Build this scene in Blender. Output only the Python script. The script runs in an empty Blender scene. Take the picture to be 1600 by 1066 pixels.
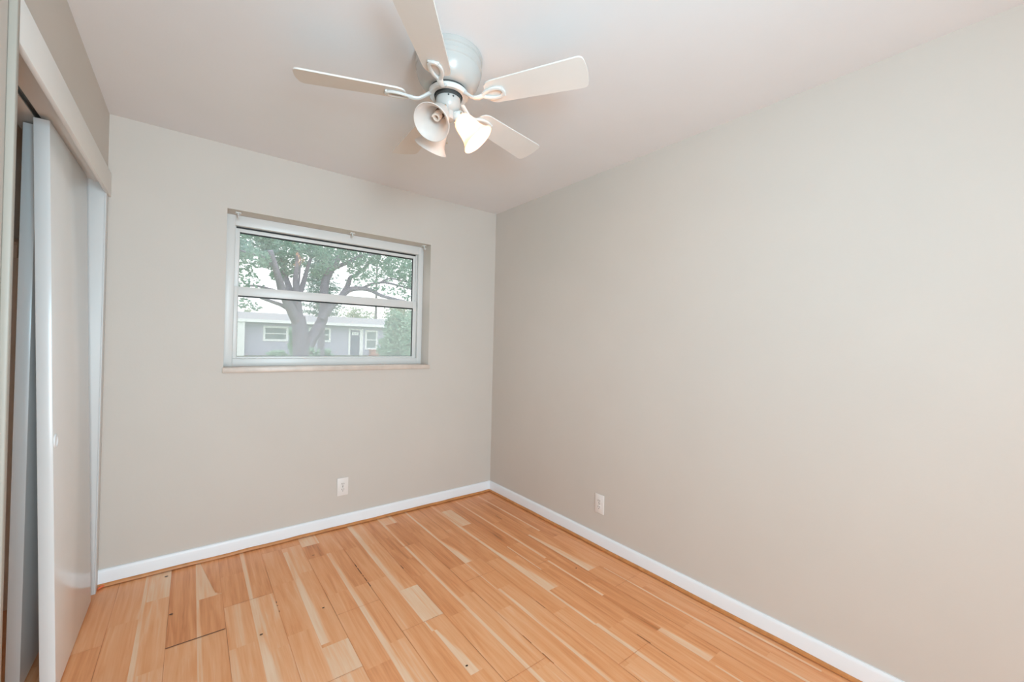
import bpy, bmesh, math, random
from mathutils import Vector, Matrix
random.seed(7)
SC = bpy.context.scene
COL = SC.collection
R = math.radians

# ------------------------------------------------------------------ camera
F_PX = 640.4459
YAW, PITCH, ROLL, EYE = 0.662, 0.0049, 0.0228, 1.3045
fw = Vector((math.sin(YAW) * math.cos(PITCH), math.cos(YAW) * math.cos(PITCH), math.sin(PITCH)))
rt = Vector((math.cos(YAW), -math.sin(YAW), 0))
up = rt.cross(fw)
rt, up = rt * math.cos(ROLL) + up * math.sin(ROLL), up * math.cos(ROLL) - rt * math.sin(ROLL)
cam_data = bpy.data.cameras.new('camera')
cam = bpy.data.objects.new('camera', cam_data)
COL.objects.link(cam)
cam_data.sensor_width = 36.0
cam_data.lens = F_PX * 36.0 / 1600.0
cam_data.clip_start = 0.02
cam_data.clip_end = 400
m = Matrix((rt, up, -fw)).transposed().to_4x4()
m.translation = (0, 0, EYE)
cam.matrix_world = m
SC.camera = cam

def at(px, py, y):
    """point on the vertical plane y seen towards pixel (px, py) of the 1600 x 1066 photo"""
    d = fw + rt * ((px - 800) / F_PX) - up * ((py - 533) / F_PX)
    t = y / d.y
    return Vector((d.x * t, y, EYE + d.z * t))

# ------------------------------------------------------------------ world, lights, exposure
world = bpy.data.worlds.new('overcast_sky')
SC.world = world
world.use_nodes = True
bg = world.node_tree.nodes['Background']
bg.inputs['Color'].default_value = (0.96, 0.98, 1.0, 1)
bg.inputs['Strength'].default_value = 2.1

def area(name, loc, rot, sx, sy, power, col):
    l = bpy.data.lights.new(name, 'AREA')
    l.shape = 'RECTANGLE'; l.size = sx; l.size_y = sy; l.energy = power; l.color = col
    o = bpy.data.objects.new(name, l); COL.objects.link(o)
    o.location = loc; o.rotation_euler = rot
    return o
# fill light added behind the camera, its source is unseen
# it shines in through an opening made for it in wall_front
hd = area('rear_fill_light', (0.08, -2.06, 1.05), (R(90), 0, 0), 0.70, 2.0, 47.5, (0.84, 1.0, 1.075))
hd.data.spread = R(142)
# the photographer's flash in a soft box just above and behind the camera
fl = area('camera_flash', (0.22, -0.25, 1.72), (0, 0, 0), 0.45, 0.35, 16.5, (0.57, 1.02, 1.26))
fl.rotation_euler = Vector((0.60, 1.0, 0.0)).to_track_quat('-Z', 'Y').to_euler()
fl.data.spread = R(165)

SC.view_settings.view_transform = 'Standard'
SC.view_settings.look = 'None'
SC.view_settings.gamma = 1.0
SC.view_settings.exposure = 0.05
SC.cycles.use_denoising = True
SC.cycles.max_bounces = 12
SC.cycles.diffuse_bounces = 8
SC.cycles.transparent_max_bounces = 24

# ------------------------------------------------------------------ materials
def lin(r, g, b):
    def f(c):
        c /= 255.0
        return c / 12.92 if c <= 0.04045 else ((c + 0.055) / 1.055) ** 2.4
    return (f(r), f(g), f(b), 1)

def mat(name, col, rough=0.5, spec=0.5, metal=0.0, vary=0.0, vscale=8.0, bump=0.0, bscale=60.0, coat=0.0):
    ma = bpy.data.materials.new(name); ma.use_nodes = True
    nt = ma.node_tree; p = nt.nodes['Principled BSDF']
    p.inputs['Base Color'].default_value = col
    p.inputs['Roughness'].default_value = rough
    p.inputs['Specular IOR Level'].default_value = spec
    p.inputs['Metallic'].default_value = metal
    p.inputs['Coat Weight'].default_value = coat
    tc = nt.nodes.new('ShaderNodeTexCoord')
    if vary > 0:
        n = nt.nodes.new('ShaderNodeTexNoise'); n.inputs['Scale'].default_value = vscale
        n.inputs['Detail'].default_value = 4
        nt.links.new(tc.outputs['Object'], n.inputs['Vector'])
        r = nt.nodes.new('ShaderNodeValToRGB')
        r.color_ramp.elements[0].position = 0.3; r.color_ramp.elements[1].position = 0.7
        r.color_ramp.elements[0].color = [c * (1 - vary) for c in col[:3]] + [1]
        r.color_ramp.elements[1].color = [min(1, c * (1 + vary)) for c in col[:3]] + [1]
        nt.links.new(n.outputs['Fac'], r.inputs['Fac'])
        nt.links.new(r.outputs['Color'], p.inputs['Base Color'])
    if bump > 0:
        n2 = nt.nodes.new('ShaderNodeTexNoise'); n2.inputs['Scale'].default_value = bscale
        n2.inputs['Detail'].default_value = 3
        nt.links.new(tc.outputs['Object'], n2.inputs['Vector'])
        b = nt.nodes.new('ShaderNodeBump'); b.inputs['Strength'].default_value = bump
        b.inputs['Distance'].default_value = 0.002
        nt.links.new(n2.outputs['Fac'], b.inputs['Height'])
        nt.links.new(b.outputs['Normal'], p.inputs['Normal'])
    return ma

M = {}
M['wall'] = mat('greige_wall_paint', lin(206, 198, 190), 0.55, 0.3, vary=0.012, vscale=3, bump=0.12, bscale=90)
M['ceiling'] = mat('ceiling_paint', lin(230, 229, 230), 0.7, 0.2, vary=0.012, vscale=3, bump=0.12, bscale=90)
M['trim'] = mat('white_trim_paint', lin(240, 243, 246), 0.35, 0.5, vary=0.01, vscale=5)
M['base'] = mat('baseboard_paint', lin(238, 241, 245), 0.35, 0.5, vary=0.01, vscale=5)
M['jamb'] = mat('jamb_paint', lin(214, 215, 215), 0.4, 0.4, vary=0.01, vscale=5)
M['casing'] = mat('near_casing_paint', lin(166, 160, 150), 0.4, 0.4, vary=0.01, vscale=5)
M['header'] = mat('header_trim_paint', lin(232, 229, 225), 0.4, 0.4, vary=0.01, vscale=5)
M['door'] = mat('closet_door_paint', lin(232, 233, 233), 0.22, 0.5, vary=0.01, vscale=4)
M['closet'] = mat('closet_wall_paint', lin(232, 222, 212), 0.7, 0.2, vary=0.02, vscale=4)
M['metal'] = mat('galvanised_track', lin(150, 152, 150), 0.4, 0.5, metal=0.8, vary=0.05)
M['vinyl'] = mat('window_vinyl', lin(222, 221, 219), 0.35, 0.45, vary=0.01, vscale=6)
M['gasket'] = mat('black_gasket_and_gap_shade', lin(40, 42, 42), 0.5, 0.4, vary=0.05)
M['sill'] = mat('beige_marble_sill', lin(212, 196, 184), 0.35, 0.5, vary=0.09, vscale=14)
M['outlet'] = mat('outlet_plastic', lin(232, 226, 222), 0.35, 0.5, vary=0.01)
M['slot'] = mat('outlet_slot', lin(70, 62, 58), 0.6, 0.3, vary=0.05)
M['fan'] = mat('white_fan_enamel', lin(216, 215, 212), 0.25, 0.5, vary=0.01, coat=0.2)
M['housing'] = mat('motor_housing_enamel', lin(184, 181, 177), 0.28, 0.5, vary=0.01, coat=0.2)
M['blade'] = mat('white_blade_laminate', lin(222, 216, 210), 0.4, 0.4, vary=0.012)
M['fan_dark'] = mat('fan_gap_dark', lin(70, 70, 68), 0.5, 0.4, vary=0.1)
M['brass'] = mat('chain_metal', lin(190, 182, 165), 0.3, 0.5, metal=0.9, vary=0.03)
M['bulb_off'] = mat('unlit_bulb_glass', lin(225, 205, 190), 0.3, 0.5, vary=0.02)
M['bulb_base'] = mat('bulb_ballast', lin(104, 72, 54), 0.4, 0.5, vary=0.04)
M['shoe'] = mat('oak_shoe_moulding', lin(196, 132, 78), 0.4, 0.4, vary=0.12, vscale=30)
M['orange'] = mat('orange_plastic', lin(222, 112, 70), 0.5, 0.4, vary=0.08)
M['lawn'] = mat('lawn_grass', lin(120, 140, 100), 0.9, 0.1, vary=0.2, vscale=1.5)
M['house'] = mat('grey_stucco', lin(180, 182, 202), 0.85, 0.2, vary=0.03, vscale=1)
M['house_white'] = mat('white_house_trim', lin(236, 240, 244), 0.6, 0.3, vary=0.01)
M['shingle'] = mat('grey_shingles', lin(160, 163, 168), 0.9, 0.2, vary=0.07, vscale=6)
M['house_glass'] = mat('house_window_glass', lin(120, 138, 140), 0.15, 0.5, vary=0.1, vscale=2)
M['house_door'] = mat('blue_grey_door', lin(108, 118, 138), 0.5, 0.4, vary=0.03)
M['brick'] = mat('terracotta_brick', lin(176, 130, 118), 0.9, 0.2, vary=0.12, vscale=20)
M['bark'] = mat('grey_oak_bark', lin(134, 131, 144), 0.95, 0.1, vary=0.16, vscale=6)
M['pole'] = mat('weathered_pole', lin(120, 120, 118), 0.9, 0.1, vary=0.08)

def leaf_mat(name, a, b, trans=0.45):
    ma = bpy.data.materials.new(name); ma.use_nodes = True
    nt = ma.node_tree; p = nt.nodes['Principled BSDF']; out = nt.nodes['Material Output']
    g = nt.nodes.new('ShaderNodeNewGeometry')
    r = nt.nodes.new('ShaderNodeValToRGB')
    r.color_ramp.elements[0].color = a; r.color_ramp.elements[1].color = b
    nt.links.new(g.outputs['Random Per Island'], r.inputs['Fac'])
    nt.links.new(r.outputs['Color'], p.inputs['Base Color'])
    p.inputs['Roughness'].default_value = 0.6
    p.inputs['Specular IOR Level'].default_value = 0.3
    t = nt.nodes.new('ShaderNodeBsdfTranslucent')
    nt.links.new(r.outputs['Color'], t.inputs['Color'])
    mx = nt.nodes.new('ShaderNodeMixShader'); mx.inputs['Fac'].default_value = trans
    nt.links.new(p.outputs['BSDF'], mx.inputs[1]); nt.links.new(t.outputs['BSDF'], mx.inputs[2])
    nt.links.new(mx.outputs['Shader'], out.inputs['Surface'])
    return ma
M['oak_leaf'] = leaf_mat('oak_leaves', lin(112, 148, 134), lin(158, 192, 174))
M['conifer_leaf'] = leaf_mat('conifer_needles', lin(98, 132, 124), lin(132, 166, 154), 0.3)
M['bush_leaf'] = leaf_mat('shrub_leaves', lin(146, 182, 164), lin(196, 222, 202))
M['far_leaf'] = leaf_mat('far_tree_leaves', lin(140, 160, 140), lin(196, 208, 180))

def glass_mat(name, haze, tint):
    """clear pane with a film of dust and screen mesh: fresnel reflection over mostly straight-through light"""
    ma = bpy.data.materials.new(name); ma.use_nodes = True
    nt = ma.node_tree; nt.nodes.remove(nt.nodes['Principled BSDF']); out = nt.nodes['Material Output']
    tr = nt.nodes.new('ShaderNodeBsdfTransparent'); tr.inputs['Color'].default_value = tint
    tl = nt.nodes.new('ShaderNodeBsdfTranslucent'); tl.inputs['Color'].default_value = (0.86, 0.9, 0.92, 1)
    df = nt.nodes.new('ShaderNodeBsdfDiffuse'); df.inputs['Color'].default_value = (0.86, 0.9, 0.92, 1)
    hz = nt.nodes.new('ShaderNodeMixShader'); hz.inputs['Fac'].default_value = 0.5
    nt.links.new(tl.outputs[0], hz.inputs[1]); nt.links.new(df.outputs[0], hz.inputs[2])
    tc = nt.nodes.new('ShaderNodeTexCoord')
    n = nt.nodes.new('ShaderNodeTexNoise'); n.inputs['Scale'].default_value = 3.0
    nt.links.new(tc.outputs['Object'], n.inputs['Vector'])
    mr = nt.nodes.new('ShaderNodeMapRange')
    mr.inputs['To Min'].default_value = haze * 0.8; mr.inputs['To Max'].default_value = haze * 1.2
    nt.links.new(n.outputs['Fac'], mr.inputs['Value'])
    m1 = nt.nodes.new('ShaderNodeMixShader')
    nt.links.new(mr.outputs[0], m1.inputs['Fac'])
    nt.links.new(tr.outputs[0], m1.inputs[1]); nt.links.new(hz.outputs[0], m1.inputs[2])
    gl = nt.nodes.new('ShaderNodeBsdfGlossy'); gl.inputs['Roughness'].default_value = 0.01
    fr = nt.nodes.new('ShaderNodeFresnel'); fr.inputs['IOR'].default_value = 1.5
    m2 = nt.nodes.new('ShaderNodeMixShader')
    # two sheets of glass: four reflecting surfaces
    dbl = nt.nodes.new('ShaderNodeMath'); dbl.operation = 'MULTIPLY'; dbl.inputs[1].default_value = 2.4
    nt.links.new(fr.outputs[0], dbl.inputs[0]); nt.links.new(dbl.outputs[0], m2.inputs['Fac'])
    nt.links.new(m1.outputs[0], m2.inputs[1]); nt.links.new(gl.outputs[0], m2.inputs[2])
    nt.links.new(m2.outputs[0], out.inputs['Surface'])
    return ma
M['glass_up'] = glass_mat('upper_pane_glass', 0.18, (0.98, 0.985, 0.99, 1))
M['glass_low'] = glass_mat('lower_pane_glass_and_screen', 0.33, (0.96, 0.965, 0.97, 1))

def shade_mat(name):
    ma = bpy.data.materials.new(name); ma.use_nodes = True
    nt = ma.node_tree; p = nt.nodes['Principled BSDF']; out = nt.nodes['Material Output']
    p.inputs['Base Color'].default_value = lin(236, 230, 226)
    p.inputs['Roughness'].default_value = 0.35
    tc = nt.nodes.new('ShaderNodeTexCoord')
    n = nt.nodes.new('ShaderNodeTexNoise'); n.inputs['Scale'].default_value = 20
    nt.links.new(tc.outputs['Object'], n.inputs['Vector'])
    mr = nt.nodes.new('ShaderNodeMapRange'); mr.inputs['To Min'].default_value = 0.42; mr.inputs['To Max'].default_value = 0.48
    nt.links.new(n.outputs['Fac'], mr.inputs['Value'])
    t = nt.nodes.new('ShaderNodeBsdfTranslucent'); t.inputs['Color'].default_value = (0.9, 0.86, 0.82, 1)
    mx = nt.nodes.new('ShaderNodeMixShader')
    nt.links.new(mr.outputs[0], mx.inputs['Fac'])
    nt.links.new(p.outputs['BSDF'], mx.inputs[1]); nt.links.new(t.outputs['BSDF'], mx.inputs[2])
    nt.links.new(mx.outputs['Shader'], out.inputs['Surface'])
    return ma
M['shade'] = shade_mat('frosted_shade_glass')

def emit_mat(name, col, strength):
    ma = bpy.data.materials.new(name); ma.use_nodes = True
    p = ma.node_tree.nodes['Principled BSDF']
    p.inputs['Base Color'].default_value = (0.9, 0.85, 0.8, 1)
    p.inputs['Emission Color'].default_value = col
    p.inputs['Emission Strength'].default_value = strength
    return ma
M['bulb_on'] = emit_mat('lit_bulb', (1.0, 0.52, 0.24, 1), 22.0)

def floor_mat():
    ma = bpy.data.materials.new('maple_laminate_planks'); ma.use_nodes = True
    nt = ma.node_tree; p = nt.nodes['Principled BSDF']; N = nt.nodes.new; L = nt.links.new
    tone = N('ShaderNodeAttribute'); tone.attribute_name = 'tone'
    off = N('ShaderNodeAttribute'); off.attribute_name = 'shift'
    tc = N('ShaderNodeTexCoord')
    add = N('ShaderNodeVectorMath'); add.operation = 'ADD'
    L(tc.outputs['Object'], add.inputs[0]); L(off.outputs['Vector'], add.inputs[1])
    def noise(sx, sy, detail, dist):
        mp = N('ShaderNodeMapping'); mp.inputs['Scale'].default_value = (sx, sy, 1)
        L(add.outputs[0], mp.inputs['Vector'])
        n = N('ShaderNodeTexNoise'); n.inputs['Scale'].default_value = 1; n.inputs['Detail'].default_value = detail
        n.inputs['Distortion'].default_value = dist
        L(mp.outputs[0], n.inputs['Vector'])
        return n.outputs['Fac']
    def math2(op, a, b):
        q = N('ShaderNodeMath'); q.operation = op
        for i, v in enumerate((a, b)):
            if isinstance(v, (int, float)): q.inputs[i].default_value = v
            else: L(v, q.inputs[i])
        return q.outputs[0]
    n1 = noise(26, 1.6, 4, 1.2)      # broad cathedral figure
    n2 = noise(150, 4.0, 3, 0.4)     # fine grain lines
    n3 = noise(6, 2.5, 2, 0.5)
    v = math2('ADD', tone.outputs['Fac'], math2('MULTIPLY', math2('SUBTRACT', n1, 0.5), 0.66))
    v = math2('ADD', v, math2('MULTIPLY', math2('SUBTRACT', n2, 0.5), 0.28))
    v = math2('ADD', v, math2('MULTIPLY', math2('SUBTRACT', n3, 0.5), 0.22))
    r = N('ShaderNodeValToRGB'); cr = r.color_ramp
    cr.elements[0].position = 0.0; cr.elements[0].color = lin(70, 42, 22)
    cr.elements[1].position = 1.0; cr.elements[1].color = lin(244, 211, 181)
    for pos, c in ((0.14, lin(150, 94, 54)), (0.30, lin(213, 136, 82)), (0.50, lin(232, 160, 107)),
                   (0.68, lin(239, 177, 129)), (0.84, lin(240, 198, 162))):
        e = cr.elements.new(pos); e.color = c
    L(v, r.inputs['Fac']); L(r.outputs['Color'], p.inputs['Base Color'])
    p.inputs['Roughness'].default_value = 0.34
    p.inputs['Specular IOR Level'].default_value = 0.45
    return ma
M['floor'] = floor_mat()

# ------------------------------------------------------------------ mesh helpers
class MB:
    def __init__(self): self.bm = bmesh.new()
    def quad(self, pts):
        return self.bm.faces.new([self.bm.verts.new(p) for p in pts])
    def box(self, lo, hi, mtx=None, bevel=0.0, seg=2):
        x0, y0, z0 = lo; x1, y1, z1 = hi
        P = [(x0, y0, z0), (x1, y0, z0), (x1, y1, z0), (x0, y1, z0), (x0, y0, z1), (x1, y0, z1), (x1, y1, z1), (x0, y1, z1)]
        vs = [self.bm.verts.new(mtx @ Vector(p) if mtx else p) for p in P]
        fs = [self.bm.faces.new([vs[i] for i in f]) for f in
              ((0, 3, 2, 1), (4, 5, 6, 7), (0, 1, 5, 4), (1, 2, 6, 5), (2, 3, 7, 6), (3, 0, 4, 7))]
        if bevel > 0:
            es = list({e for f in fs for e in f.edges})
            bmesh.ops.bevel(self.bm, geom=es, offset=bevel, segments=seg, affect='EDGES', profile=0.5)
        return self
    def prism(self, outline, axis_fn, a, b):
        """outline: 2-D points; axis_fn(u, v, w) -> 3-D; extruded along w from a to b"""
        A = [self.bm.verts.new(axis_fn(u, v, a)) for u, v in outline]
        B = [self.bm.verts.new(axis_fn(u, v, b)) for u, v in outline]
        n = len(A)
        self.bm.faces.new(A[::-1]); self.bm.faces.new(B)
        for i in range(n):
            self.bm.faces.new((A[i], A[(i + 1) % n], B[(i + 1) % n], B[i]))
        return self
    def lathe(self, prof, n=40, mtx=None):
        rings = []
        for r, z in prof:
            if r < 1e-6:
                p = Vector((0, 0, z)); rings.append([self.bm.verts.new(mtx @ p if mtx else p)])
            else:
                ring = []
                for k in range(n):
                    a = 2 * math.pi * k / n
                    p = Vector((r * math.cos(a), r * math.sin(a), z))
                    ring.append(self.bm.verts.new(mtx @ p if mtx else p))
                rings.append(ring)
        for A, B in zip(rings, rings[1:]):
            if len(A) == 1 and len(B) == 1: continue
            for k in range(n):
                k2 = (k + 1) % n
                if len(A) == 1: self.bm.faces.new((A[0], B[k2], B[k]))
                elif len(B) == 1: self.bm.faces.new((A[k], A[k2], B[0]))
                else: self.bm.faces.new((A[k], A[k2], B[k2], B[k]))
        return self
    def tube(self, pts, rad, n=8, flat=1.0, closed=False, upv=None, cap=True):
        """sweep of an ellipse (rad wide, rad*flat thick along upv) through pts"""
        pts = [Vector(p) for p in pts]
        if not isinstance(rad, (list, tuple)): rad = [rad] * len(pts)
        rings = []; N = len(pts); prev = None
        for i, p in enumerate(pts):
            a = pts[(i - 1) % N] if (closed or i > 0) else p
            b = pts[(i + 1) % N] if (closed or i < N - 1) else p
            t = (b - a).normalized()
            u = Vector(upv) if upv is not None else (prev if prev is not None else (Vector((0, 0, 1)) if abs(t.z) < 0.9 else Vector((1, 0, 0))))
            s = t.cross(u).normalized(); u2 = s.cross(t).normalized(); prev = u2
            rings.append([self.bm.verts.new(p + s * (rad[i] * math.cos(2 * math.pi * k / n)) + u2 * (rad[i] * flat * math.sin(2 * math.pi * k / n))) for k in range(n)])
        pairs = list(zip(rings, rings[1:])) + ([(rings[-1], rings[0])] if closed else [])
        for A, B in pairs:
            for k in range(n):
                self.bm.faces.new((A[k], A[(k + 1) % n], B[(k + 1) % n], B[k]))
        if cap and not closed:
            self.bm.faces.new(rings[0][::-1]); self.bm.faces.new(rings[-1])
        return self
    def build(self, name, material, parent=None, smooth=True, ang=38, fix=True):
        bm = self.bm
        if fix: bmesh.ops.recalc_face_normals(bm, faces=bm.faces[:])
        if smooth:
            for f in bm.faces: f.smooth = True
            lim = R(ang)
            for e in bm.edges:
                if len(e.link_faces) == 2 and e.calc_face_angle(0) > lim: e.smooth = False
        me = bpy.data.meshes.new(name); bm.to_mesh(me); bm.free()
        me.materials.append(material)
        o = bpy.data.objects.new(name, me); COL.objects.link(o)
        if parent is not None:
            o.parent = parent
            o.matrix_parent_inverse = parent.matrix_basis.inverted()   # parts are written in world space
        return o

def tag(o, label=None, cat=None, group=None, kind=None):
    if label: o['label'] = label
    if cat: o['category'] = cat
    if group: o['group'] = group
    if kind: o['kind'] = kind
    return o

def empty(name, loc, label, cat, group=None):
    o = bpy.data.objects.new(name, None); COL.objects.link(o); o.location = loc
    o.empty_display_size = 0.05
    return tag(o, label, cat, group)

def struct(o, label=None, cat=None):
    return tag(o, label, cat, None, 'structure')

# ------------------------------------------------------------------ room shell
XR, YB, XL, H = 2.0971, 2.9594, -0.3622, 2.44
YF = -2.00                    # wall behind the camera
WX0, WX1, WZ0, WZ1 = 0.147, 1.472, 1.10, 2.066     # window opening
CY0, CY1, CZ = 1.54, 2.90, 2.085                   # closet opening
CXB = -1.08                                        # closet back
YO = YB + 0.21

w = MB()
w.box((CXB - 0.1, YB, -0.15), (WX0, YO, H)).box((WX1, YB, -0.15), (XR + 0.12, YO, H))
w.box((WX0, YB, -0.15), (WX1, YO, WZ0)).box((WX0, YB, WZ1), (WX1, YO, H))
struct(w.build('wall_back', M['wall'], smooth=False), 'greige back wall holding the window', 'wall')
w = MB().box((XR, YF - 0.1, -0.02), (XR + 0.12, YB, H))
struct(w.build('wall_right', M['wall'], smooth=False), 'long blank greige wall on the right', 'wall')
w = MB()
T = 0.16
for y0, y1, z0, z1 in ((YF, CY0, 0, H), (CY0, CY1, CZ, H), (CY1, YB, 0, H)):
    w.box((XL - T, y0, z0), (XL, y1, z1))
struct(w.build('wall_left', M['wall'], smooth=False), 'greige closet wall above and beside the sliding doors', 'wall')
w = MB().box((0.44, YF - 0.1, 0), (XR, YF, H)).box((XL - T, YF - 0.1, 2.06), (0.44, YF, H)).box((XL - T, YF - 0.1, 0), (-0.28, YF, 2.06))  # unseen wall, its opening added to let the rear fill light in
struct(w.build('wall_front', M['wall'], smooth=False), 'greige wall behind the camera', 'wall')
w = MB().box((CXB - 0.1, CY0 - 0.2, 0), (CXB, YB, H)); w.box((CXB, CY0 - 0.2, 0), (XL - T, CY0 - 0.12, H))
w.box((CXB, YB - 0.004, 0), (XL - T, YB - 0.0005, H))
struct(w.build('wall_closet', M['closet'], smooth=False), 'dim grey brown wall inside the closet', 'wall')
w = MB().box((CXB - 0.1, YF - 0.1, H), (XR + 0.12, YO, H + 0.1))
struct(w.build('ceiling', M['ceiling'], smooth=False), 'plain pale ceiling', 'ceiling')

# ------------------------------------------------------------------ laminate floor
def build_floor():
    bm = bmesh.new()
    tone = bm.loops.layers.float.new('tone')
    shift = bm.loops.layers.float_vector.new('shift')
    def face(pts, tones, sh, z):
        f = bm.faces.new([bm.verts.new((x, y, z)) for x, y in pts])
        if not isinstance(tones, (list, tuple)): tones = [tones] * len(pts)
        for l, t in zip(f.loops, tones):
            l[tone] = t; l[shift] = Vector(sh)
    seams = [-1.10, -0.897, -0.689, -0.481, -0.272, -0.063, 0.145, 0.353, 0.564, 0.769, 0.977, 1.188, 1.400, 1.609, 1.822, 2.031, 2.12]
    joints = {4: 1.80, 3: 2.39, 5: 2.215, 6: 2.39, 7: 1.643, 8: 2.02, 9: 1.738, 10: 2.455, 11: 1.90, 12: 2.25, 13: 1.80, 14: 2.60, 15: 2.2}
    rng = random.Random(11)
    PL = 1.211
    y_lo, y_hi = YF - 0.05, YB + 0.01
    # blocks given by hand where the photograph shows their ends: (column, half): [(y, tone), ...] tone holds from that y down
    known = {
        (3, 1): [(2.97, .50), (2.39, .52)],
        (4, 0): [(2.97, .60), (2.52, .56), (1.9, .6)], (4, 1): [(2.97, .84), (2.655, .62), (2.10, .72)],
        (5, 0): [(2.97, .40), (2.215, .62)], (5, 1): [(2.97, .82), (2.533, .48), (2.215, .58)],
        (6, 0): [(2.97, .42), (2.70, .46), (2.39, .60), (2.05, .64)], (6, 1): [(2.97, .50), (2.39, .66), (1.95, .70)],
        (7, 0): [(2.97, .46), (2.853, .52), (2.45, .54), (2.0, .62)], (7, 1): [(2.97, .45), (2.853, .62), (2.5, .60), (1.84, .86), (1.643, .70)],
        (8, 0): [(2.97, .82), (2.806, .36), (2.63, .50), (2.2, .55)], (8, 1): [(2.97, .55), (2.64, .46), (2.2, .55), (1.7, .62)],
        (9, 0): [(2.97, .44), (2.62, .50), (2.2, .56), (1.738, .55)], (9, 1): [(2.97, .62), (2.60, .60), (2.03, .86), (1.738, .60)],
        (10, 0): [(2.97, .40), (2.455, .42), (2.1, .48), (1.70, .56)], (10, 1): [(2.97, .80), (2.81, .40), (2.455, .50), (1.8, .58)],
        (11, 0): [(2.97, .48), (2.60, .38), (2.06, .50), (1.6, .60)], (11, 1): [(2.97, .44), (2.40, .42), (2.06, .48), (1.744, .54)],
        (12, 0): [(2.97, .44), (2.50, .50), (2.0, .54)], (12, 1): [(2.97, .42), (2.79, .84), (2.49, .44), (1.95, .52), (1.575, .52), (1.2, .58)],
        (13, 0): [(2.97, .40), (2.075, .48), (1.748, .46), (1.2, .55)], (13, 1): [(2.97, .44), (2.4, .40), (1.5, .42), (.827, .55)],
        (14, 0): [(2.97, .42), (2.2, .44), (1.58, .46), (1.0, .54)], (14, 1): [(2.97, .44), (2.78, .40), (2.0, .52), (1.3, .48)],
    }
    for ci in range(len(seams) - 1):
        x0, x1 = seams[ci], seams[ci + 1]
        xm = 0.5 * (x0 + x1) if x1 - x0 > 0.15 else x1
        j0 = joints.get(ci, rng.uniform(0.6, 1.7))
        js = [j0 + k * PL for k in range(-4, 4)]
        for half, (a, b) in enumerate(((x0, xm), (xm, x1))):
            if b - a < 0.01: continue
            kb = known.get((ci, half))
            if kb:
                blocks = list(kb); y = blocks[-1][0] - rng.uniform(.5, .7)
            else:
                blocks = []; y = y_hi
            while y > y_lo:
                blocks.append((y, rng.uniform(.42, .66))); y -= rng.uniform(.38, .62)
            for i, (yt, t) in enumerate(blocks):
                yt = min(yt, y_hi)
                ye = blocks[i + 1][0] if i + 1 < len(blocks) else y_lo
                sh = (rng.uniform(0, 40), rng.uniform(0, 40), 0)
                face([(a, ye), (b, ye), (b, yt), (a, yt)], t, sh, 0)
        # fine seam between the planks, and the butt joints
        face([(x1 - .0009, y_lo), (x1 + .0009, y_lo), (x1 + .0009, y_hi), (x1 - .0009, y_hi)], .27, (0, 0, 0), .0013)
        for j in js:
            if y_lo < j < y_hi:
                face([(x0, j - .0009), (x1, j - .0009), (x1, j + .0009), (x0, j + .0009)], .28, (0, 0, 0), .0014)
    # pale sapwood streaks: (x of crisp edge, y far, width far, y near, width near, tone of the soft edge)
    streaks = [
        (.250, 2.95, .022, 2.39, .020, .50), (.250, 2.39, .045, 1.40, .060, .62), (.042, 2.215, .020, 1.40, .024, .60),
        (.042, 2.533, .012, 2.215, .020, .46), (-.168, 2.95, .016, 2.0, .022, .60),
        (.459, 2.80, .030, 1.86, .045, .58), (.459, 1.643, .02, 1.2, .02, .70), (.667, 2.64, .026, 1.30, .036, .55),
        (.872, 2.94, .034, 2.03, .040, .60), (.876, 1.738, .008, 1.66, .014, .58), (.886, 1.66, .014, 1.35, .060, .58),
        (1.082, 2.81, .022, 2.455, .016, .42), (1.082, 2.45, .018, 1.15, .024, .52), (1.294, 2.94, .016, 2.41, .018, .42),
        (1.294, 2.41, .018, 2.06, .062, .46), (1.294, 2.06, .006, 1.744, .008, .48), (1.300, 1.744, .018, 0.75, .024, .54),
        (1.504, 2.94, .022, 2.06, .024, .46), (1.504, 2.06, .024, 1.575, .095, .56), (1.504, 1.575, .014, 1.256, .016, .54),
        (1.508, 1.256, .022, 0.6, .026, .56), (1.612, 2.075, .010, 1.748, .008, .50), (1.715, 2.90, .014, 1.83, .022, .42),
        (1.708, 1.80, .014, 1.3, .018, .44), (1.715, 1.3, .014, 0.827, .066, .48), (1.715, .80, .012, 0.2, .02, .5),
        (1.928, 2.90, .012, 2.12, .016, .42), (1.826, 2.12, .020, 1.58, .088, .46), (1.926, 1.55, .008, 1.15, .012, .50),
        (1.926, 1.15, .016, 0.4, .020, .52), (2.036, .843, .022, .526, .014, .50),
    ]
    for si, (xa, ya, wa, yb, wb, ts) in enumerate(streaks):
        pale = .84; zs = .0002 + si * .00002
        face([(xa, yb), (xa + wb * .65, yb), (xa + wa * .65, ya), (xa, ya)], pale, (3, 1, 0), zs)
        face([(xa + wb * .65, yb), (xa + wb, yb), (xa + wa, ya), (xa + wa * .65, ya)], [pale, ts, ts, pale], (3, 1, 0), zs)
    # darker heartwood figure
    for si, (xa, ya, wa, yb, wb, t) in enumerate(((1.022, 2.62, .03, 2.30, .05, .34), (1.70, 1.38, .03, 1.06, .04, .33), (1.24, 2.90, .02, 2.40, .02, .34),
                                  (1.45, 2.9, .02, 2.2, .03, .38), (1.86, 2.75, .03, 2.2, .02, .37))):
        zs = .001 + si * .00002
        face([(xa, yb), (xa + wb * .5, yb), (xa + wa * .5, ya), (xa, ya)], [t + .12, t, t, t + .12], (8, 5, 0), zs)
        face([(xa + wb * .5, yb), (xa + wb, yb), (xa + wa, ya), (xa + wa * .5, ya)], [t, t + .12, t + .12, t], (8, 5, 0), zs)
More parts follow.
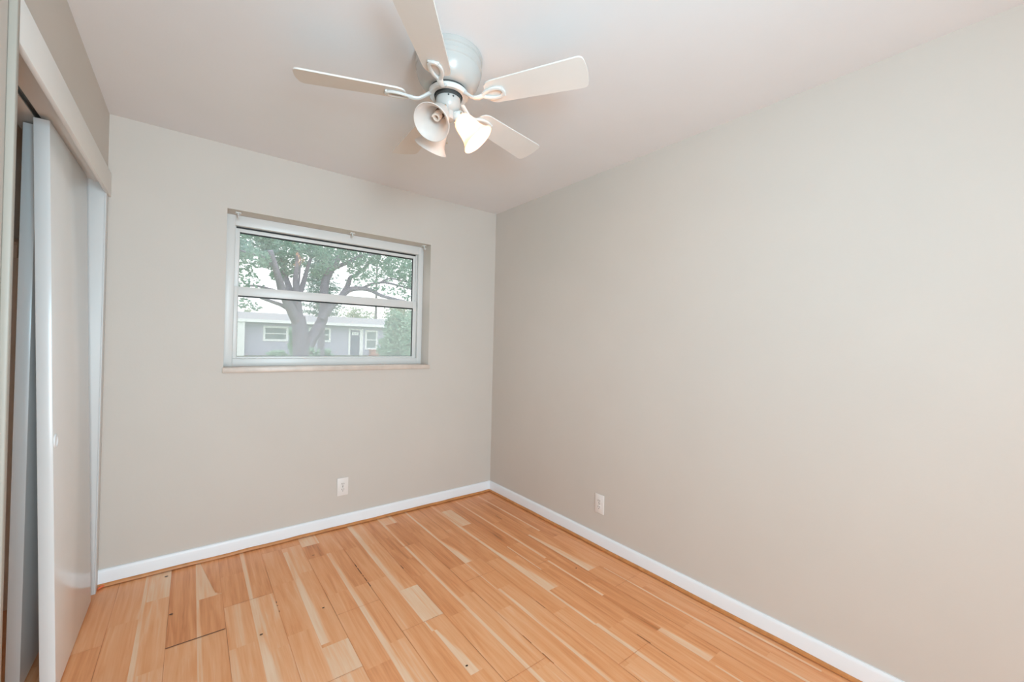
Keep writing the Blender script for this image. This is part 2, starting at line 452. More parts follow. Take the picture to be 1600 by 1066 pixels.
    face([(.060, 2.95), (.118, 2.56), (.145, 2.535), (.145, 2.95)], [.46, .40, .46, .46], (5, 9, 0), .0011)
    # open gaps and chips
    face([(-.063, 2.2125), (.142, 2.2125), (.142, 2.2175), (-.063, 2.2175)], .02, (0, 0, 0), .0016)
    for x, ya, yb in ((.769, 2.42, 2.385), (.769, 2.37, 2.30), (.770, 2.285, 2.27), (.770, 2.255, 2.215), (.770, 2.20, 2.155),
                      (.978, 2.255, 2.215), (.353, 2.30, 2.285), (.353, 2.215, 2.20)):
        face([(x - .0022, yb), (x + .0022, yb), (x + .0018, ya), (x - .0018, ya)], .03, (0, 0, 0), .0016)
    for x, ya, yb in ((1.189, 1.40, 1.34), (1.612, 1.10, 1.03), (1.399, 1.55, 1.48), (1.19, 1.27, 1.20), (1.83, 2.5, 2.42)):
        face([(x - .0016, yb), (x + .0016, yb), (x + .0012, ya), (x - .0012, ya)], .13, (0, 0, 0), .0016)
    for x, y, s in ((-.084, 2.88, .008), (-.052, 2.475, .008), (.60, 2.665, .007), (.527, 2.115, .006), (.265, 2.08, .007), (.898, 1.40, .006),
                    (.353, 2.26, .004), (1.79, 1.64, .005)):
        ring = [(x + s * math.cos(k * .785) * 1.0, y + s * .7 * math.sin(k * .785)) for k in range(8)]
        face(ring, .02, (0, 0, 0), .0018)
    me = bpy.data.meshes.new('floor'); bm.to_mesh(me); bm.free()
    me.materials.append(M['floor'])
    o = bpy.data.objects.new('floor', me); COL.objects.link(o)
    return o
struct(build_floor(), 'orange brown maple laminate plank floor', 'floor')

# ------------------------------------------------------------------ baseboards and shoe mouldings
HB = 0.0886
base_prof = [(0, 0.006), (0.014, 0.006), (0.014, HB - 0.014), (0.0115, HB - 0.005), (0.007, HB), (0, HB)]
b = MB().prism(base_prof, lambda u, v, w_: (w_, YB - u, v), XL, XR)
struct(b.build('baseboard_back', M['base']), 'white baseboard under the window wall', 'baseboard')
b = MB().prism(base_prof, lambda u, v, w_: (XR - u, w_, v), YF, YB - 0.0)
struct(b.build('baseboard_right', M['base']), 'white baseboard along the right wall', 'baseboard')
b = MB().prism(base_prof, lambda u, v, w_: (XL + u, w_, v), YF, 1.5115)
struct(b.build('baseboard_left', M['base']), 'white baseboard between rear opening and closet', 'baseboard')
b = MB().prism(base_prof, lambda u, v, w_: (w_, YF + u, v), 0.44, XR)
struct(b.build('baseboard_front', M['base']), 'white baseboard behind the camera', 'baseboard')
shoe_prof = [(0.012, 0.004)] + [(0.014 + 0.011 * math.cos(a * R(90) / 5), 0.004 + 0.015 * math.sin(a * R(90) / 5)) for a in range(6)] + [(0.012, 0.019)]
def shoe(name, fn, a, b_, label):
    s = MB(); n = 26; rng = random.Random(len(name) + int(a * 10))
    rings = []
    for i in range(n + 1):
        t = a + (b_ - a) * i / n
        dz = rng.uniform(-0.0012, 0.0022)
        rings.append([s.bm.verts.new(fn(u, v + (dz if k else dz), t)) for k, (u, v) in enumerate(shoe_prof)])
    k = len(shoe_prof)
    for A, B in zip(rings, rings[1:]):
        for i in range(k): s.bm.faces.new((A[i], A[(i + 1) % k], B[(i + 1) % k], B[i]))
    s.bm.faces.new(rings[0][::-1]); s.bm.faces.new(rings[-1])
    struct(s.build(name, M['shoe']), label, 'moulding')
shoe('trim_1', lambda u, v, w_: (w_, YB - u, v), XL + .005, XR - .02, 'orange brown wood shoe moulding below the back baseboard')
shoe('trim_2', lambda u, v, w_: (XR - u, w_, v), YF, YB - .013, 'orange brown wood shoe moulding below the right baseboard')

# ------------------------------------------------------------------ closet: casings, header, track, doors
c = MB().box((XL, 1.531, 2.012), (XL + 0.014, YB - 0.0005, 2.132), bevel=0.002)
struct(c.build('trim_3', M['header']), 'white header board across the top of the closet opening', 'trim')
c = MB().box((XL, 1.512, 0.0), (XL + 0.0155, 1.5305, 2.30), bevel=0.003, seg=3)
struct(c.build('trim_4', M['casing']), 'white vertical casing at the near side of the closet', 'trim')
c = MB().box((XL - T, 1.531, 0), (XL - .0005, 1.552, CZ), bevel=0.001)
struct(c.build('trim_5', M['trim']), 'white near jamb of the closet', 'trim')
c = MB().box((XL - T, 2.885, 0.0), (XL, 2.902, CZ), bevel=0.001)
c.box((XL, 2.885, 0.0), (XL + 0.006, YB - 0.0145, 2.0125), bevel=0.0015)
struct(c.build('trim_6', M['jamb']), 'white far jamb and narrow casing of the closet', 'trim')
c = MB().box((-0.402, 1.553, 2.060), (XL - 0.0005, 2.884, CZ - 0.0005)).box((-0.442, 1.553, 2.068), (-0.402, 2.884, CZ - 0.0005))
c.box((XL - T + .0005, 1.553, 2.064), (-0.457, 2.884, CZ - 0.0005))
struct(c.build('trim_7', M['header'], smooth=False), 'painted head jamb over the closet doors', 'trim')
tr = empty('sliding_door_track', (XL - 0.087, 1.56, 2.07), 'dark narrow metal slot of the track over the closet doors', 'track')
MB().box((-0.4565, 1.555, 2.0825), (-0.4425, 2.883, 2.0842)).build('track_plate', M['metal'], tr)
MB().box((-0.4565, 1.555, 2.067), (-0.4555, 2.883, 2.0825)).build('flange', M['metal'], tr)

def slab(name, x_top, x_bot, th, y0, y1, z0, z1, label):
    """sliding door panel whose foot stands out of plumb: front face at x_top above, x_bot below"""
    d = empty(name, (x_bot - th / 2, (y0 + y1) / 2, z0), label, 'door'); d['kind'] = 'structure'
    a = math.atan2(x_bot - x_top, z1 - z0)
    mtx = Matrix.Translation((x_bot, 0, z0)) @ Matrix.Rotation(-a, 4, 'Y')
    MB().box((-th, y0, 0), (0, y1, (z1 - z0) / math.cos(a)), mtx, bevel=0.0025).build('panel', M['door'], d)
    return d, mtx
d1, mt1 = slab('door_1', -0.414, -0.3605, 0.040, 2.156, 2.800, 0.008, 2.055, 'white front sliding closet door, foot leaning into the room, with finger pull')
# finger pull: raised crescent cup
pl = MB()
loc = mt1 @ Matrix.Translation((0, 2.181, 0.905)) @ Matrix.Rotation(R(90), 4, 'Y')
pl.lathe([(0.0, 0.0006), (0.014, 0.0006), (0.016, 0.0015), (0.019, 0.0045), (0.0225, 0.004), (0.0245, 0.0)], 28, loc)
pl.build('finger_pull', M['trim'], d1)

d2, mt2 = slab('door_2', -0.459, -0.464, 0.036, 2.238, 2.878, 0.010, 2.056, 'grey white rear sliding closet door behind the front one')
sh = empty('closet_shelf', (-0.86, 2.2, 1.70), 'closet shelf seen as a thin line in the dark gap beside the casing', 'shelf')
MB().box((CXB, 1.43, 1.712), (-0.645, YB - 0.0045, 1.730)).build('board', M['closet'], sh)
MB().box((CXB, YB - 0.023, 1.65), (-0.655, YB - 0.0045, 1.712)).build('cleat', M['closet'], sh)
s = MB().tube([(-0.352, 2.918, 0.007), (-0.346, 2.930, 0.0085), (-0.338, 2.937, 0.010), (-0.331, 2.9385, 0.009)], [0.004, 0.007, 0.0065, 0.004], 10)
tag(s.build('plastic_scrap', M['orange']), 'tiny orange scrap on the floor at the foot of the closet jamb', 'scrap')

# ------------------------------------------------------------------ window
YW = 3.088      # room face of the window frame
win = empty('window_1', ((WX0 + WX1) / 2, YW, WZ0), 'white single hung window with two hazy panes', 'window'); win['kind'] = 'structure'
f = MB()
fx0, fx1, fz0, fz1 = 0.1475, 1.4715, 1.119, 2.0655
hx0, hx1, hz0, hz1 = 0.197, 1.432, 1.166, 2.003    # clear opening of the outer frame
f.box((fx0, YW, fz0), (hx0, YW + .075, fz1), bevel=.002).box((hx1, YW, fz0), (fx1, YW + .075, fz1), bevel=.002)
f.box((hx0, YW, hz1), (hx1, YW + .075, fz1), bevel=.002).box((hx0, YW, fz0), (hx1, YW + .075, hz0), bevel=.002)
# inner stop fins that read as the second line along head and jamb
f.box((hx1 - .012, YW + .022, 1.60), (hx1 - .004, YW + .06, hz1 - .004))
f.box((hx0 + .002, YW + .022, 1.60), (hx0 + .006, YW + .06, hz1 - .004))
f.build('frame', M['vinyl'], win)
MB().box((hx0 + .008, YW + .034, hz1 - .0075), (hx1 - .014, YW + .060, hz1 - .0005)).build('head_gap_shade', M['gasket'], win)  # dark strip put in as the shade of the gap above the sash
def sash(name, x0, x1, z0, z1, y, th, wl, wr, wt, wb, glass, pane_name):
    s_ = MB()
    s_.box((x0, y, z0), (x0 + wl, y + th, z1), bevel=.0015).box((x1 - wr, y, z0), (x1, y + th, z1), bevel=.0015)
    s_.box((x0 + wl, y, z1 - wt), (x1 - wr, y + th, z1), bevel=.0015).box((x0 + wl, y, z0), (x1 - wr, y + th, z0 + wb), bevel=.0015)
    so = s_.build(name, M['vinyl'], win)
    g = MB(); gx0, gx1, gz0, gz1 = x0 + wl, x1 - wr, z0 + wb, z1 - wt; k = .0085; yg = y + th * .45
    g.box((gx0, yg - .004, gz0), (gx0 + .0015, yg + .004, gz1)).box((gx1 - k * .7, yg - .004, gz0), (gx1, yg + .004, gz1))
    g.box((gx0, yg - .004, gz1 - k), (gx1, yg + .004, gz1)).box((gx0, yg - .004, gz0), (gx1, yg + .004, gz0 + .002))
    g.build('gasket', M['gasket'], so)
    p = MB().box((gx0, yg, gz0), (gx1, yg + .0004, gz1))
    # a pane is one sheet: keep the single room-side face
    bm = p.bm; bm.faces.ensure_lookup_table()
    bmesh.ops.delete(bm, geom=[fc for i, fc in enumerate(bm.faces) if i != 2], context='FACES')
    p.build(pane_name, glass, so, smooth=False, fix=False)
    return so
sash('upper_sash', 0.203, 1.422, 1.575, 1.993, YW + .036, .024, .021, .022, .022, .040, M['glass_up'], 'upper_pane')
sash('lower_sash', 0.198, 1.424, 1.168, 1.622, YW + .010, .026, .022, .028, .056, .012, M['glass_low'], 'lower_pane')
so = MB().box((WX0 - .006, YB - .018, 1.089), (WX1 + .008, YW + .02, 1.119), bevel=.003)
so.build('window_sill', M['sill'], win)

def bracket(x, label):
    e = empty('curtain_bracket', (x, YW - .02, 2.05), label, 'bracket', 'curtain rod brackets at the head of the window')
    MB().box((x - .016, YB + .045, WZ1 - .006), (x + .016, YB + .085, WZ1), bevel=.002).build('plate', M['fan'], e)
    MB().tube([(x, YB + .06, WZ1 - .004), (x, YB + .058, WZ1 - .020), (x, YB + .052, WZ1 - .032), (x, YB + .040, WZ1 - .034), (x, YB + .032, WZ1 - .024)], .005, 8).build('hook', M['fan'], e)
bracket(0.205, 'small white curtain bracket at the upper left corner of the window')
bracket(0.885, 'small white curtain hook at the middle of the window head')
bracket(1.442, 'small white curtain bracket at the upper right corner of the window')

# ------------------------------------------------------------------ outlets
def outlet(mtx, label):
    e = bpy.data.objects.new('electrical_outlet', None); COL.objects.link(e); e.matrix_basis = mtx
    e.empty_display_size = .05
    tag(e, label, 'outlet', 'wall outlets near the floor')
    bm_ = MB().box((-.037, -.006, -.061), (.037, 0, .061), mtx, bevel=.003, seg=2); bm_.build('cover_plate', M['outlet'], e)
    for s in (-1, 1):
        zc = s * .0195
        prof = [(.0165 * math.cos(a) if abs(math.cos(a)) < .8 else .0145 * (1 if math.cos(a) > 0 else -1) + .0, zc + .0165 * math.sin(a) * .88) for a in [k * 2 * math.pi / 24 for k in range(24)]]
        r = MB().prism(prof, lambda u, v, w_: mtx @ Vector((u, w_, v)), -.0085, -.0055).build('receptacle', M['outlet'], e)
        sl = MB()
        for dx, hgt in ((-.0065, .0085), (.0065, .0070)):
            sl.box((dx - .0014, -.0092, zc + .001 - hgt / 2 + .002), (dx + .0014, -.0080, zc + .001 + hgt / 2 + .002), mtx)
        sl.lathe([(0, -.0004), (.0026, -.0004), (.0026, .0006), (0, .0006)], 12, mtx @ Matrix.Translation((0, -.0086, zc - .0085)) @ Matrix.Rotation(R(90), 4, 'X'))
        sl.build('slots', M['slot'], r)
    MB().lathe([(0, -.001), (.003, -.001), (.003, .001), (.0, .0016)], 12, mtx @ Matrix.Translation((0, -.006, 0)) @ Matrix.Rotation(R(90), 4, 'X')).build('screw', M['slot'], e)
outlet(Matrix.Translation((.8435, YB - .0005, .281)), 'white double outlet on the back wall below the window')
outlet(Matrix.Translation((XR - .0005, 1.729, .279)) @ Matrix.Rotation(R(-90), 4, 'Z'), 'white double outlet low on the right wall')

# ------------------------------------------------------------------ ceiling fan
AX = Vector((.786, 1.458, 0))
fan = empty('ceiling_fan', (AX.x, AX.y, H), 'white five blade ceiling fan with three bell light shades, one lit', 'fan')
TA = Matrix.Translation(AX)
MB().lathe([(0, 2.4395), (.1305, 2.4395), (.132, 2.436), (.132, 2.420), (.128, 2.416), (.128, 2.402), (.1305, 2.399), (.1305, 2.384), (.127, 2.380),
            (.1265, 2.368), (.124, 2.356), (.118, 2.340), (.108, 2.324), (.098, 2.314), (.086, 2.309), (0, 2.309)], 64, TA).build('motor_housing', M['housing'], fan)
MB().lathe([(0, 2.3085), (.070, 2.3085), (.070, 2.300), (0, 2.300)], 48, TA).build('motor_gap', M['fan_dark'], fan)
MB().lathe([(.056, 2.296), (.074, 2.300), (.078, 2.296), (.078, 2.284), (.073, 2.280), (.056, 2.282), (.056, 2.296)], 48, TA).build('flywheel', M['fan'], fan)
MB().lathe([(0, 2.295), (.050, 2.295), (.052, 2.288), (.052, 2.270), (0, 2.268)], 40, TA).build('bearing_ring', M['fan_dark'], fan)
sw = MB().lathe([(0, 2.285), (.046, 2.285), (.0485, 2.280), (.0485, 2.250), (.045, 2.234), (.036, 2.222), (.028, 2.217), (.028, 2.200), (.022, 2.190), (0, 2.187)], 40, TA)
swo = sw.build('switch_housing', M['housing'], fan)
cf = MB()
for a in (-118, -96):
    v = Vector((math.cos(R(a)), math.sin(R(a)), 0))
    mt = TA @ Matrix.Translation(v * .0488 + Vector((0, 0, 2.262 if a == -96 else 2.264))) @ v.to_track_quat('Z', 'Y').to_matrix().to_4x4()
    cf.lathe([(0, 0), (.0035, 0), (.0035, .0008), (0, .0012)], 10, mt)
cf.build('screw', M['fan_dark'], swo)

def smooth_corner(outline, r, n=5):
    res = []; N = len(outline)
    for i in range(N):
        p0, p1, p2 = Vector(outline[i - 1]), Vector(outline[i]), Vector(outline[(i + 1) % N])
        rr = r[i]
        a = p1 + (p0 - p1).normalized() * rr; b_ = p1 + (p2 - p1).normalized() * rr
        for k in range(n + 1):
            t = k / n
            res.append(tuple((1 - t) ** 2 * a + 2 * t * (1 - t) * p1 + t * t * b_))
    return res
ZB = 2.262
def blade(deg):
    base = TA @ Matrix.Rotation(R(deg), 4, 'Z')
    pit = base @ Matrix.Translation((0, 0, ZB)) @ Matrix.Rotation(R(-12), 4, 'X')
    ol = smooth_corner([(.165, -.050), (.550, -.067), (.560, 0), (.550, .067), (.165, .050)], [.04, .022, .03, .022, .04])
    bl = MB().prism(ol, lambda u, v, w_: pit @ Vector((u, v, w_)), 0, .006).build('fan_blade', M['blade'], fan, ang=30)
    ir = MB()
    pa = []
    for u, z in ((.066, .026), (.080, .018), (.098, .004), (.115, -.006), (.132, -.008), (.148, -.006), (.156, -.005)):
        pa.append(base @ Vector((u, 0, ZB + z)))
    ir.tube(pa, [.012, .0115, .011, .0105, .0115, .0125, .011], 10, flat=.6, upv=(0, 0, 1))
    loop = []
    for k in range(28):
        a = 2 * math.pi * k / 28
        u = .196 - .042 * math.cos(a); wdt = .027 * (math.sin(a)) * (.55 + .45 * (1 - math.cos(a)) / 2)
        loop.append(pit @ Vector((u, wdt, -.0055)))
    ir.tube(loop, .0078, 8, flat=.8, closed=True, upv=pit.to_3x3() @ Vector((0, 0, 1)))
    ir.tube([pit @ Vector((.236, -.020, -.004)), pit @ Vector((.240, 0, -.005)), pit @ Vector((.236, .020, -.004))], .0055, 8, flat=.8)
    ir.build('blade_iron', M['fan'], bl)
for k in range(5): blade(13 + 72 * k)

FWD = math.degrees(math.atan2(fw.y, fw.x))        # azimuth the camera looks along
def lamp(theta, lit):
    """one light of the kit; theta clockwise from the way the camera looks"""
    az = R(FWD - theta); h_ = Vector((math.cos(az), math.sin(az), 0))
    tilt = R(42)
    ax = h_ * math.sin(tilt) - Vector((0, 0, 1)) * math.cos(tilt)
    neck = AX + h_ * .036 + Vector((0, 0, 2.212))
    mt = Matrix.Translation(neck) @ ax.to_track_quat('Z', 'Y').to_matrix().to_4x4()
    ar = MB()
    ar.tube([AX + Vector((0, 0, 2.212)) + h_ * .015, AX + h_ * .026 + Vector((0, 0, 2.220)), neck + ax * .002], [.012, .012, .013], 12)
    ar.lathe([(0, -.004), (.018, -.004), (.0235, .002), (.0245, .010), (.0245, .024), (.0225, .026), (0, .026)], 28, mt)
    so_ = ar.build('light_socket', M['fan'], fan)
    for q in (0, 120, 240):
        v = Vector((math.cos(R(q + 40)), math.sin(R(q + 40)), 0))
        MB().lathe([(0, 0), (.0035, 0), (.0035, .006), (0, .007)], 10, mt @ Matrix.Translation(v * .024 + Vector((0, 0, .015))) @ v.to_track_quat('Z', 'Y').to_matrix().to_4x4()).build('thumb_screw', M['brass'], so_)
    outer = [(.0215, .008), (.0225, .016), (.028, .021), (.0335, .030), (.0365, .042), (.0385, .056), (.0405, .072), (.0435, .088), (.049, .102), (.0565, .113), (.0625, .119), (.0640, .1215)]
    outer = [(r * (1 + .10 * min(1, z / .04)), z * 1.05) for r, z in outer]
    inner = [(r - .0024, z) for r, z in outer[::-1]]
    inner[0] = (.0682, .1290)
    MB().lathe(outer + inner + [outer[0]], 48, mt).build('lamp_shade', M['shade'], so_)
    if lit:
        bu = MB().lathe([(0, .026), (.011, .026), (.013, .036), (.019, .052), (.022, .066), (.019, .080), (.010, .088), (0, .090)], 20, mt)
        bu.build('light_bulb', M['bulb_on'], so_)
        L = bpy.data.lights.new('bulb_light', 'POINT'); L.energy = LAMP_W; L.color = (1.0, 0.52, 0.24); L.shadow_soft_size = .02
        lo = bpy.data.objects.new('bulb_light', L); COL.objects.link(lo); lo.location = mt @ Vector((0, 0, .100))
    else:
        bu = MB().lathe([(0, .020), (.016, .020), (.019, .026), (.019, .040), (.014, .044), (0, .044)], 20, mt)
        bo = bu.build('light_bulb', M['bulb_base'], so_)
        hel = [mt @ Vector((.0125 * math.cos(k * .5), .0125 * math.sin(k * .5), .046 + k * .0009)) for k in range(44)]
        MB().tube(hel, .0042, 8).build('coil', M['bulb_off'], bo)
LAMP_W = 1.9
lamp(86, True); lamp(200, False); lamp(316, False)
ch = MB()
p0 = AX + Vector((.012, -.040, 2.235)); p1 = AX + Vector((.010, -.012, 2.085))
pc0 = AX + rt * -.005 + fw * .02
for k in range(26):
    q = Vector((pc0.x, pc0.y, 2.19 - k * .0030))
    ch.lathe([(0, -.0012), (.0012, 0), (0, .0012)], 6, Matrix.Translation(q))
ch.lathe([(0, -.006), (.003, -.004), (.0035, 0), (.002, .004), (0, .006)], 10, Matrix.Translation((pc0.x, pc0.y, 2.108)))
ch.build('pull_chain', M['brass'], fan)

# ------------------------------------------------------------------ outside
GZ = -0.10
gb = MB(); gb.quad([(-60, YO, GZ), (80, YO, GZ), (80, 120, GZ), (-60, 120, GZ)])
struct(gb.build('lawn', M['lawn'], smooth=False), 'front lawns outside the window', 'ground')

HY = 37.0
ho = empty('house', (8, HY, GZ), 'low grey house with white trim across the street', 'house')
MB().box((2.9, HY, GZ), (18.5, HY + 8, 2.46)).build('wall', M['house'], ho, smooth=False)
MB().box((-3.0, HY + 2, GZ), (2.9, HY + 8, 2.46)).build('carport_wall', M['house'], ho, smooth=False)
rf = MB(); rf.prism([(-.75, 2.60), (4.0, 3.42), (8.8, 2.60), (8.8, 2.50), (-.75, 2.50)], lambda u, v, w_: (w_, HY + u, v), -4, 19.2)
rf.build('roof', M['shingle'], ho, smooth=False)
MB().box((-4.05, HY - .80, 2.44), (19.25, HY - .74, 2.66)).build('fascia', M['house_white'], ho, smooth=False)
MB().box((-3.9, HY - .74, 2.462), (19.2, HY - .02, 2.498)).build('soffit', M['house_white'], ho, smooth=False)
MB().box((2.58, HY - .70, GZ), (3.05, HY - .45, 2.46)).build('post', M['house_white'], ho, smooth=False)
def hwin(x0, x1, z0, z1, fr=.16):
    a = MB()
    a.box((x0, HY - .06, z0), (x0 + fr, HY, z1)).box((x1 - fr, HY - .06, z0), (x1, HY, z1))
    a.box((x0 + fr, HY - .06, z1 - fr), (x1 - fr, HY, z1)).box((x0 + fr, HY - .06, z0), (x1 - fr, HY, z0 + fr))
    zm = .5 * (z0 + z1); a.box((x0 + fr, HY - .05, zm - .035), (x1 - fr, HY, zm + .035))
    fo = a.build('window', M['house_white'], ho, smooth=False)
    MB().box((x0 + fr, HY - .02, z0 + fr), (x1 - fr, HY - .004, z1 - fr)).build('pane', M['house_glass'], fo, smooth=False)
hwin(4.30, 6.05, 1.02, 2.22); hwin(7.55, 9.26, 1.02, 2.24); hwin(12.15, 13.28, 0.42, 2.16); hwin(14.6, 16.2, 0.9, 2.16)
a = MB()
a.box((10.72, HY - .07, GZ), (10.88, HY, 2.24)).box((11.68, HY - .07, GZ), (11.98, HY, 2.24)).box((10.88, HY - .07, 2.12), (11.68, HY, 2.24))
a.build('door_frame', M['house_white'], ho, smooth=False)
dd = MB().box((10.88, HY - .05, GZ), (11.68, HY - .005, 2.12)).build('entry_door', M['house_door'], ho, smooth=False)
a = MB()
for k in range(3): a.box((11.0 + k * .2, HY - .06, 1.68), (11.16 + k * .2, HY - .045, 1.95))
a.build('pane', M['house_white'], dd, smooth=False)
br = MB().box((12.35, HY - 1.2, GZ), (13.15, HY - .6, .36), bevel=.02).box((12.30, HY - 1.25, .36), (13.2, HY - .55, .44), bevel=.02)
tag(br.build('brick_planter', M['brick']), 'reddish brick planter under the right window of the house', 'planter')

def leaf_cloud(mb, blobs, size, rng, aspect=.55):
    """blobs: (centre, (rx, ry, rz), count): free leaf blades scattered inside ellipsoids"""
    for c_, rad, n in blobs:
        for _ in range(n):
            while True:
                v = Vector((rng.uniform(-1, 1), rng.uniform(-1, 1), rng.uniform(-1, 1)))
                if v.length <= 1: break
            v = v * (v.length ** -.25 if v.length > .05 else 1)
            p = c_ + Vector((v.x * rad[0], v.y * rad[1], v.z * rad[2]))
            d = Vector((rng.gauss(0, 1), rng.gauss(0, 1), rng.gauss(0, .6))).normalized()
            s_ = d.cross(Vector((rng.gauss(0, 1), rng.gauss(0, 1), rng.gauss(0, 1)))).normalized()
            L_ = size * rng.uniform(.7, 1.35); W_ = L_ * aspect
            q = [p - d * L_ * .5, p + s_ * W_ * .5, p + d * L_ * .5, p - s_ * W_ * .5]
            mb.bm.faces.new([mb.bm.verts.new(x) for x in q])

def px_scale(px, y):   # pixels per metre on the plane y near column px
    d = fw + rt * ((px - 800) / F_PX)
    return F_PX * d.y / y

# oak: its limbs as the photo shows them, on a trunk 16 m away
TY = 16.0
oak = empty('oak_tree', (at(485, 560, TY).x, TY, GZ), 'large spreading oak tree with several trunks in the yard beyond the window', 'tree')
rng = random.Random(5)
tk = MB()
W = lambda x, y: (330 + x / 3.675, 310 + y / 3.675)
def limb(pts, r0, r1, dy=0.0):
    P = []
    for i, (x, y) in enumerate(pts):
        t = i / max(1, len(pts) - 1)
        P.append(at(*W(x, y), TY + dy * t))
    # resample smoothly
    Q = []
    for i in range(len(P) - 1):
        p0 = P[max(i - 1, 0)]; p1 = P[i]; p2 = P[i + 1]; p3 = P[min(i + 2, len(P) - 1)]
        for k in range(4):
            t = k / 4
            Q.append(.5 * ((2 * p1) + (p2 - p0) * t + (2 * p0 - 5 * p1 + 4 * p2 - p3) * t * t + (3 * p1 - p0 - 3 * p2 + p3) * t ** 3))
    Q.append(P[-1])
    n = len(Q)
    sc = 1 / (3.675 * px_scale(500, TY))
    tk.tube(Q, [(r0 + (r1 - r0) * i / (n - 1)) * sc for i in range(n)], 9)
limb([(530, 1085), (526, 1000), (522, 900), (516, 820), (508, 740), (500, 680)], 54, 36)
limb([(506, 730), (470, 660), (440, 600), (408, 530), (392, 470), (370, 400), (340, 300)], 30, 12, -1.2)
limb([(500, 690), (480, 620), (462, 555), (440, 490), (425, 440), (400, 330)], 26, 9, .8)
limb([(505, 690), (498, 610), (490, 540), (484, 470), (492, 390), (500, 300)], 22, 8, -.4)
limb([(508, 680), (500, 590), (515, 530), (540, 450), (556, 390), (590, 300)], 20, 7, .9)
limb([(495, 545), (505, 470), (510, 400), (516, 330)], 6, 4, .2)
limb([(450, 640), (400, 612), (340, 590), (285, 570), (230, 530)], 12, 5, -.8)
limb([(400, 540), (330, 520), (270, 505), (200, 500)], 9, 4, -.6)
limb([(540, 880), (575, 810), (612, 750), (640, 690), (648, 620), (648, 540), (658, 470), (690, 405), (725, 350), (745, 270)], 34, 18, 1.0)
limb([(640, 690), (690, 620), (740, 570), (790, 528), (850, 518), (915, 528), (980, 560), (1090, 588), (1160, 600)], 22, 6, -1.0)
limb([(745, 568), (780, 510), (800, 455), (830, 440), (900, 380)], 18, 6, .6)
limb([(870, 515), (930, 490), (1000, 485), (1070, 500), (1160, 525)], 8, 5, -1.2)
limb([(960, 490), (1020, 462), (1080, 470), (1150, 490)], 6, 3, -.8)
limb([(690, 405), (780, 370), (860, 330), (960, 320)], 14, 5, -1.0)
limb([(370, 400), (300, 340), (240, 320), (170, 300)], 10, 4, -1.0)
tk.build('trunk', M['bark'], oak, ang=80)
fol = MB()
blobs = []
def blob(px, py, rpx, dens, dy=0.0, flat=.8, depth=1.5):
    c_ = at(px, py, TY + dy); s_ = 1 / px_scale(px, TY)
    blobs.append((c_, (rpx * s_, rpx * s_ * depth, rpx * s_ * flat), int(dens * rpx * rpx * .8)))
for px, py, r_, de in ((378, 388, 20, .9), (400, 380, 24, 1.2), (425, 378, 24, 1.3), (425, 405, 22, 1.4), (447, 420, 20, 1.4), (436, 432, 14, 1.2), (400, 404, 18, 1.0), (450, 385, 24, 1.3),
                       (475, 385, 22, 1.2), (498, 390, 20, 1.2), (470, 408, 14, 1.0), (515, 385, 20, .9), (535, 392, 18, .7), (552, 400, 20, 1.1), (575, 402, 20, 1.2), (600, 408, 22, 1.2), (625, 415, 22, 1.3),
                       (645, 425, 20, 1.3), (560, 425, 16, 1.1), (580, 432, 14, 1.0), (606, 430, 14, .9), (634, 442, 14, 1.1), (500, 425, 14, .9), (515, 412, 14, .9), (384, 425, 14, .55), (378, 442, 12, .55), (396, 436, 10, .4),
                       (385, 455, 10, .45), (405, 452, 9, .35), (585, 446, 9, .6), (603, 453, 10, .45), (620, 456, 11, .45), (637, 462, 10, .7), (560, 442, 8, .4), (545, 440, 6, .3),
                       (398, 480, 9, .5), (380, 474, 10, .5), (368, 400, 20, 1), (660, 440, 22, 1), (420, 350, 34, .9), (480, 345, 36, .9), (545, 350, 36, .9), (610, 370, 36, .9), (360, 350, 30, .9), (660, 395, 30, .9),
                       (330, 410, 26, .9), (300, 395, 28, .9), (265, 410, 26, .8), (335, 375, 26, .8), (700, 425, 26, .9), (735, 440, 24, .8), (700, 395, 28, .8)):
    blob(px, py, r_, de, rng.uniform(-1.5, 1.5))
leaf_cloud(fol, blobs, .13, rng)
fol.build('foliage', M['oak_leaf'], oak, smooth=False, fix=False)

# dark conifer behind the oak
def conifer(px, py_base, py_top, half_px, y, label):
    b0 = at(px, py_base, y); t0 = at(px, py_top, y); s_ = 1 / px_scale(px, y)
    e = empty('conifer', (b0.x, y, GZ), label, 'tree')
    MB().tube([(b0.x, y, GZ), (b0.x, y, b0.z), (b0.x, y, t0.z)], [.22, .16, .05], 8).build('trunk', M['bark'], e)
    fo = MB(); bl = []; n = 13
    for k in range(n):
        z = b0.z + (t0.z - b0.z) * k / (n - 1); rad = half_px * s_ * (1 - .45 * k / n)
        for q in range(9):
            a = rng.uniform(0, 6.28)
            for rr in (.3, .55, .8, 1.0):
                bl.append((Vector((b0.x + math.cos(a) * rad * rr, y + math.sin(a) * rad * rr, z + rng.uniform(-.1, .1) + rr * .15)), (.42, .42, .10), 16))
    leaf_cloud(fo, bl, .17, rng, .3)
    fo.build('foliage', M['conifer_leaf'], e, smooth=False, fix=False)
conifer(503, 492, 395, 25, 26, 'dark tiered conifer standing behind the oak')

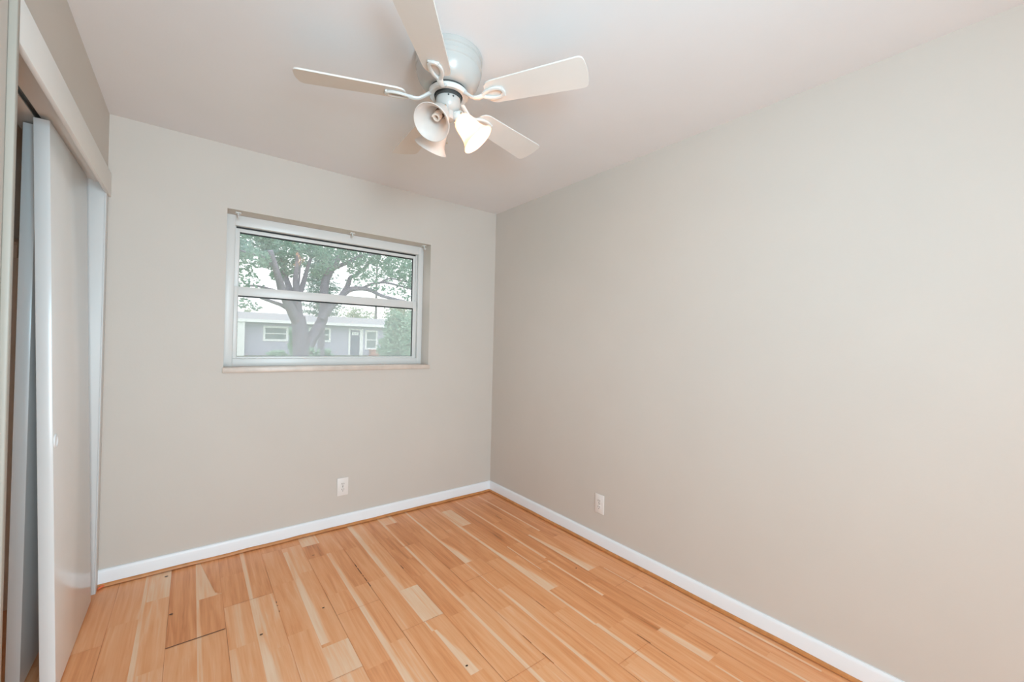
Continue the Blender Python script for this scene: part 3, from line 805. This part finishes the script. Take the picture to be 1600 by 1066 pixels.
def shrub(name, px, py_top, half_px, y, material, label, dens=700, group=None, stem=True, z0=GZ, size=.12):
    t0 = at(px, py_top, y); s_ = 1 / px_scale(px, y); rx = half_px * s_; hgt = t0.z - z0
    e = empty(name, (t0.x, y, z0), label, 'shrub' if name != 'background_tree' else 'tree', group)
    st = MB()
    for k in range(5):
        a = k * 1.26 + .3
        st.tube([(t0.x, y, z0), (t0.x + math.cos(a) * rx * .25, y + math.sin(a) * rx * .25, z0 + hgt * .4), (t0.x + math.cos(a) * rx * .5, y + math.sin(a) * rx * .4, z0 + hgt * .75)], [.05, .035, .015], 6)
    st.build('stem', M['bark'], e)
    fo = MB(); bl = []
    n = 26
    for k in range(n):
        a = rng.uniform(0, 6.28); rr = rng.uniform(0, 1) ** .5 * .66
        zz = z0 + hgt * rng.uniform(.12, .82)
        bl.append((Vector((t0.x + math.cos(a) * rx * rr, y + math.sin(a) * rx * rr, zz)), (rx * .45, rx * .45, hgt * .19), dens // n))
    leaf_cloud(fo, bl, size, rng)
    fo.build('foliage', material, e, smooth=False, fix=False)
rng = random.Random(21)
shrub('leafy_shrub', 623, 480, 30, 15.0, M['bush_leaf'], 'tall pale green bush at the right side of the window view', 9000)
shrub('leafy_shrub', 656, 452, 30, 24.0, M['bush_leaf'], 'taller dark bush behind the pale one at the right edge of the window', 7000)
shrub('leafy_shrub', 491, 536, 9, 15.2, M['bush_leaf'], 'low green plants growing at the foot of the oak trunk', 700)
shrub('leafy_shrub', 510, 545, 10, 33.0, M['bush_leaf'], 'low hedge plant in front of the middle window of the house', 900, size=.2)
shrub('leafy_shrub', 432, 547, 15, 33.0, M['bush_leaf'], 'low hedge below the left window of the house', 1200, size=.2)
shrub('leafy_shrub', 459, 508, 7, 34.0, M['bush_leaf'], 'slim upright bush between the left window and the oak trunk', 900, size=.2)
shrub('background_tree', 545, 478, 30, 58.0, M['far_leaf'], 'pale loose tree showing over the roof right of the oak', 2200, size=.35)
shrub('background_tree', 582, 484, 16, 54.0, M['far_leaf'], 'small pale tree over the roof beside the utility pole', 900, size=.3)
shrub('background_tree', 620, 470, 26, 50.0, M['far_leaf'], 'broad pale tree behind the right bush', 2600, size=.3)
shrub('background_tree', 389, 478, 12, 52.0, M['far_leaf'], 'rounded tree over the roof at the left of the window', 800, size=.3)

PY = 50.0
po = empty('utility_pole', (at(587, 500, PY).x, PY, GZ), 'thin utility pole rising behind the roof of the house', 'pole')
px_ = at(587, 500, PY).x
MB().tube([(px_, PY, GZ), (px_, PY, 5.5), (px_, PY, 11.5)], [.15, .13, .10], 10).build('post', M['pole'], po)
MB().box((px_ - 1.1, PY - .22, 10.6), (px_ + 1.1, PY - .11, 10.74)).build('crossarm', M['pole'], po)
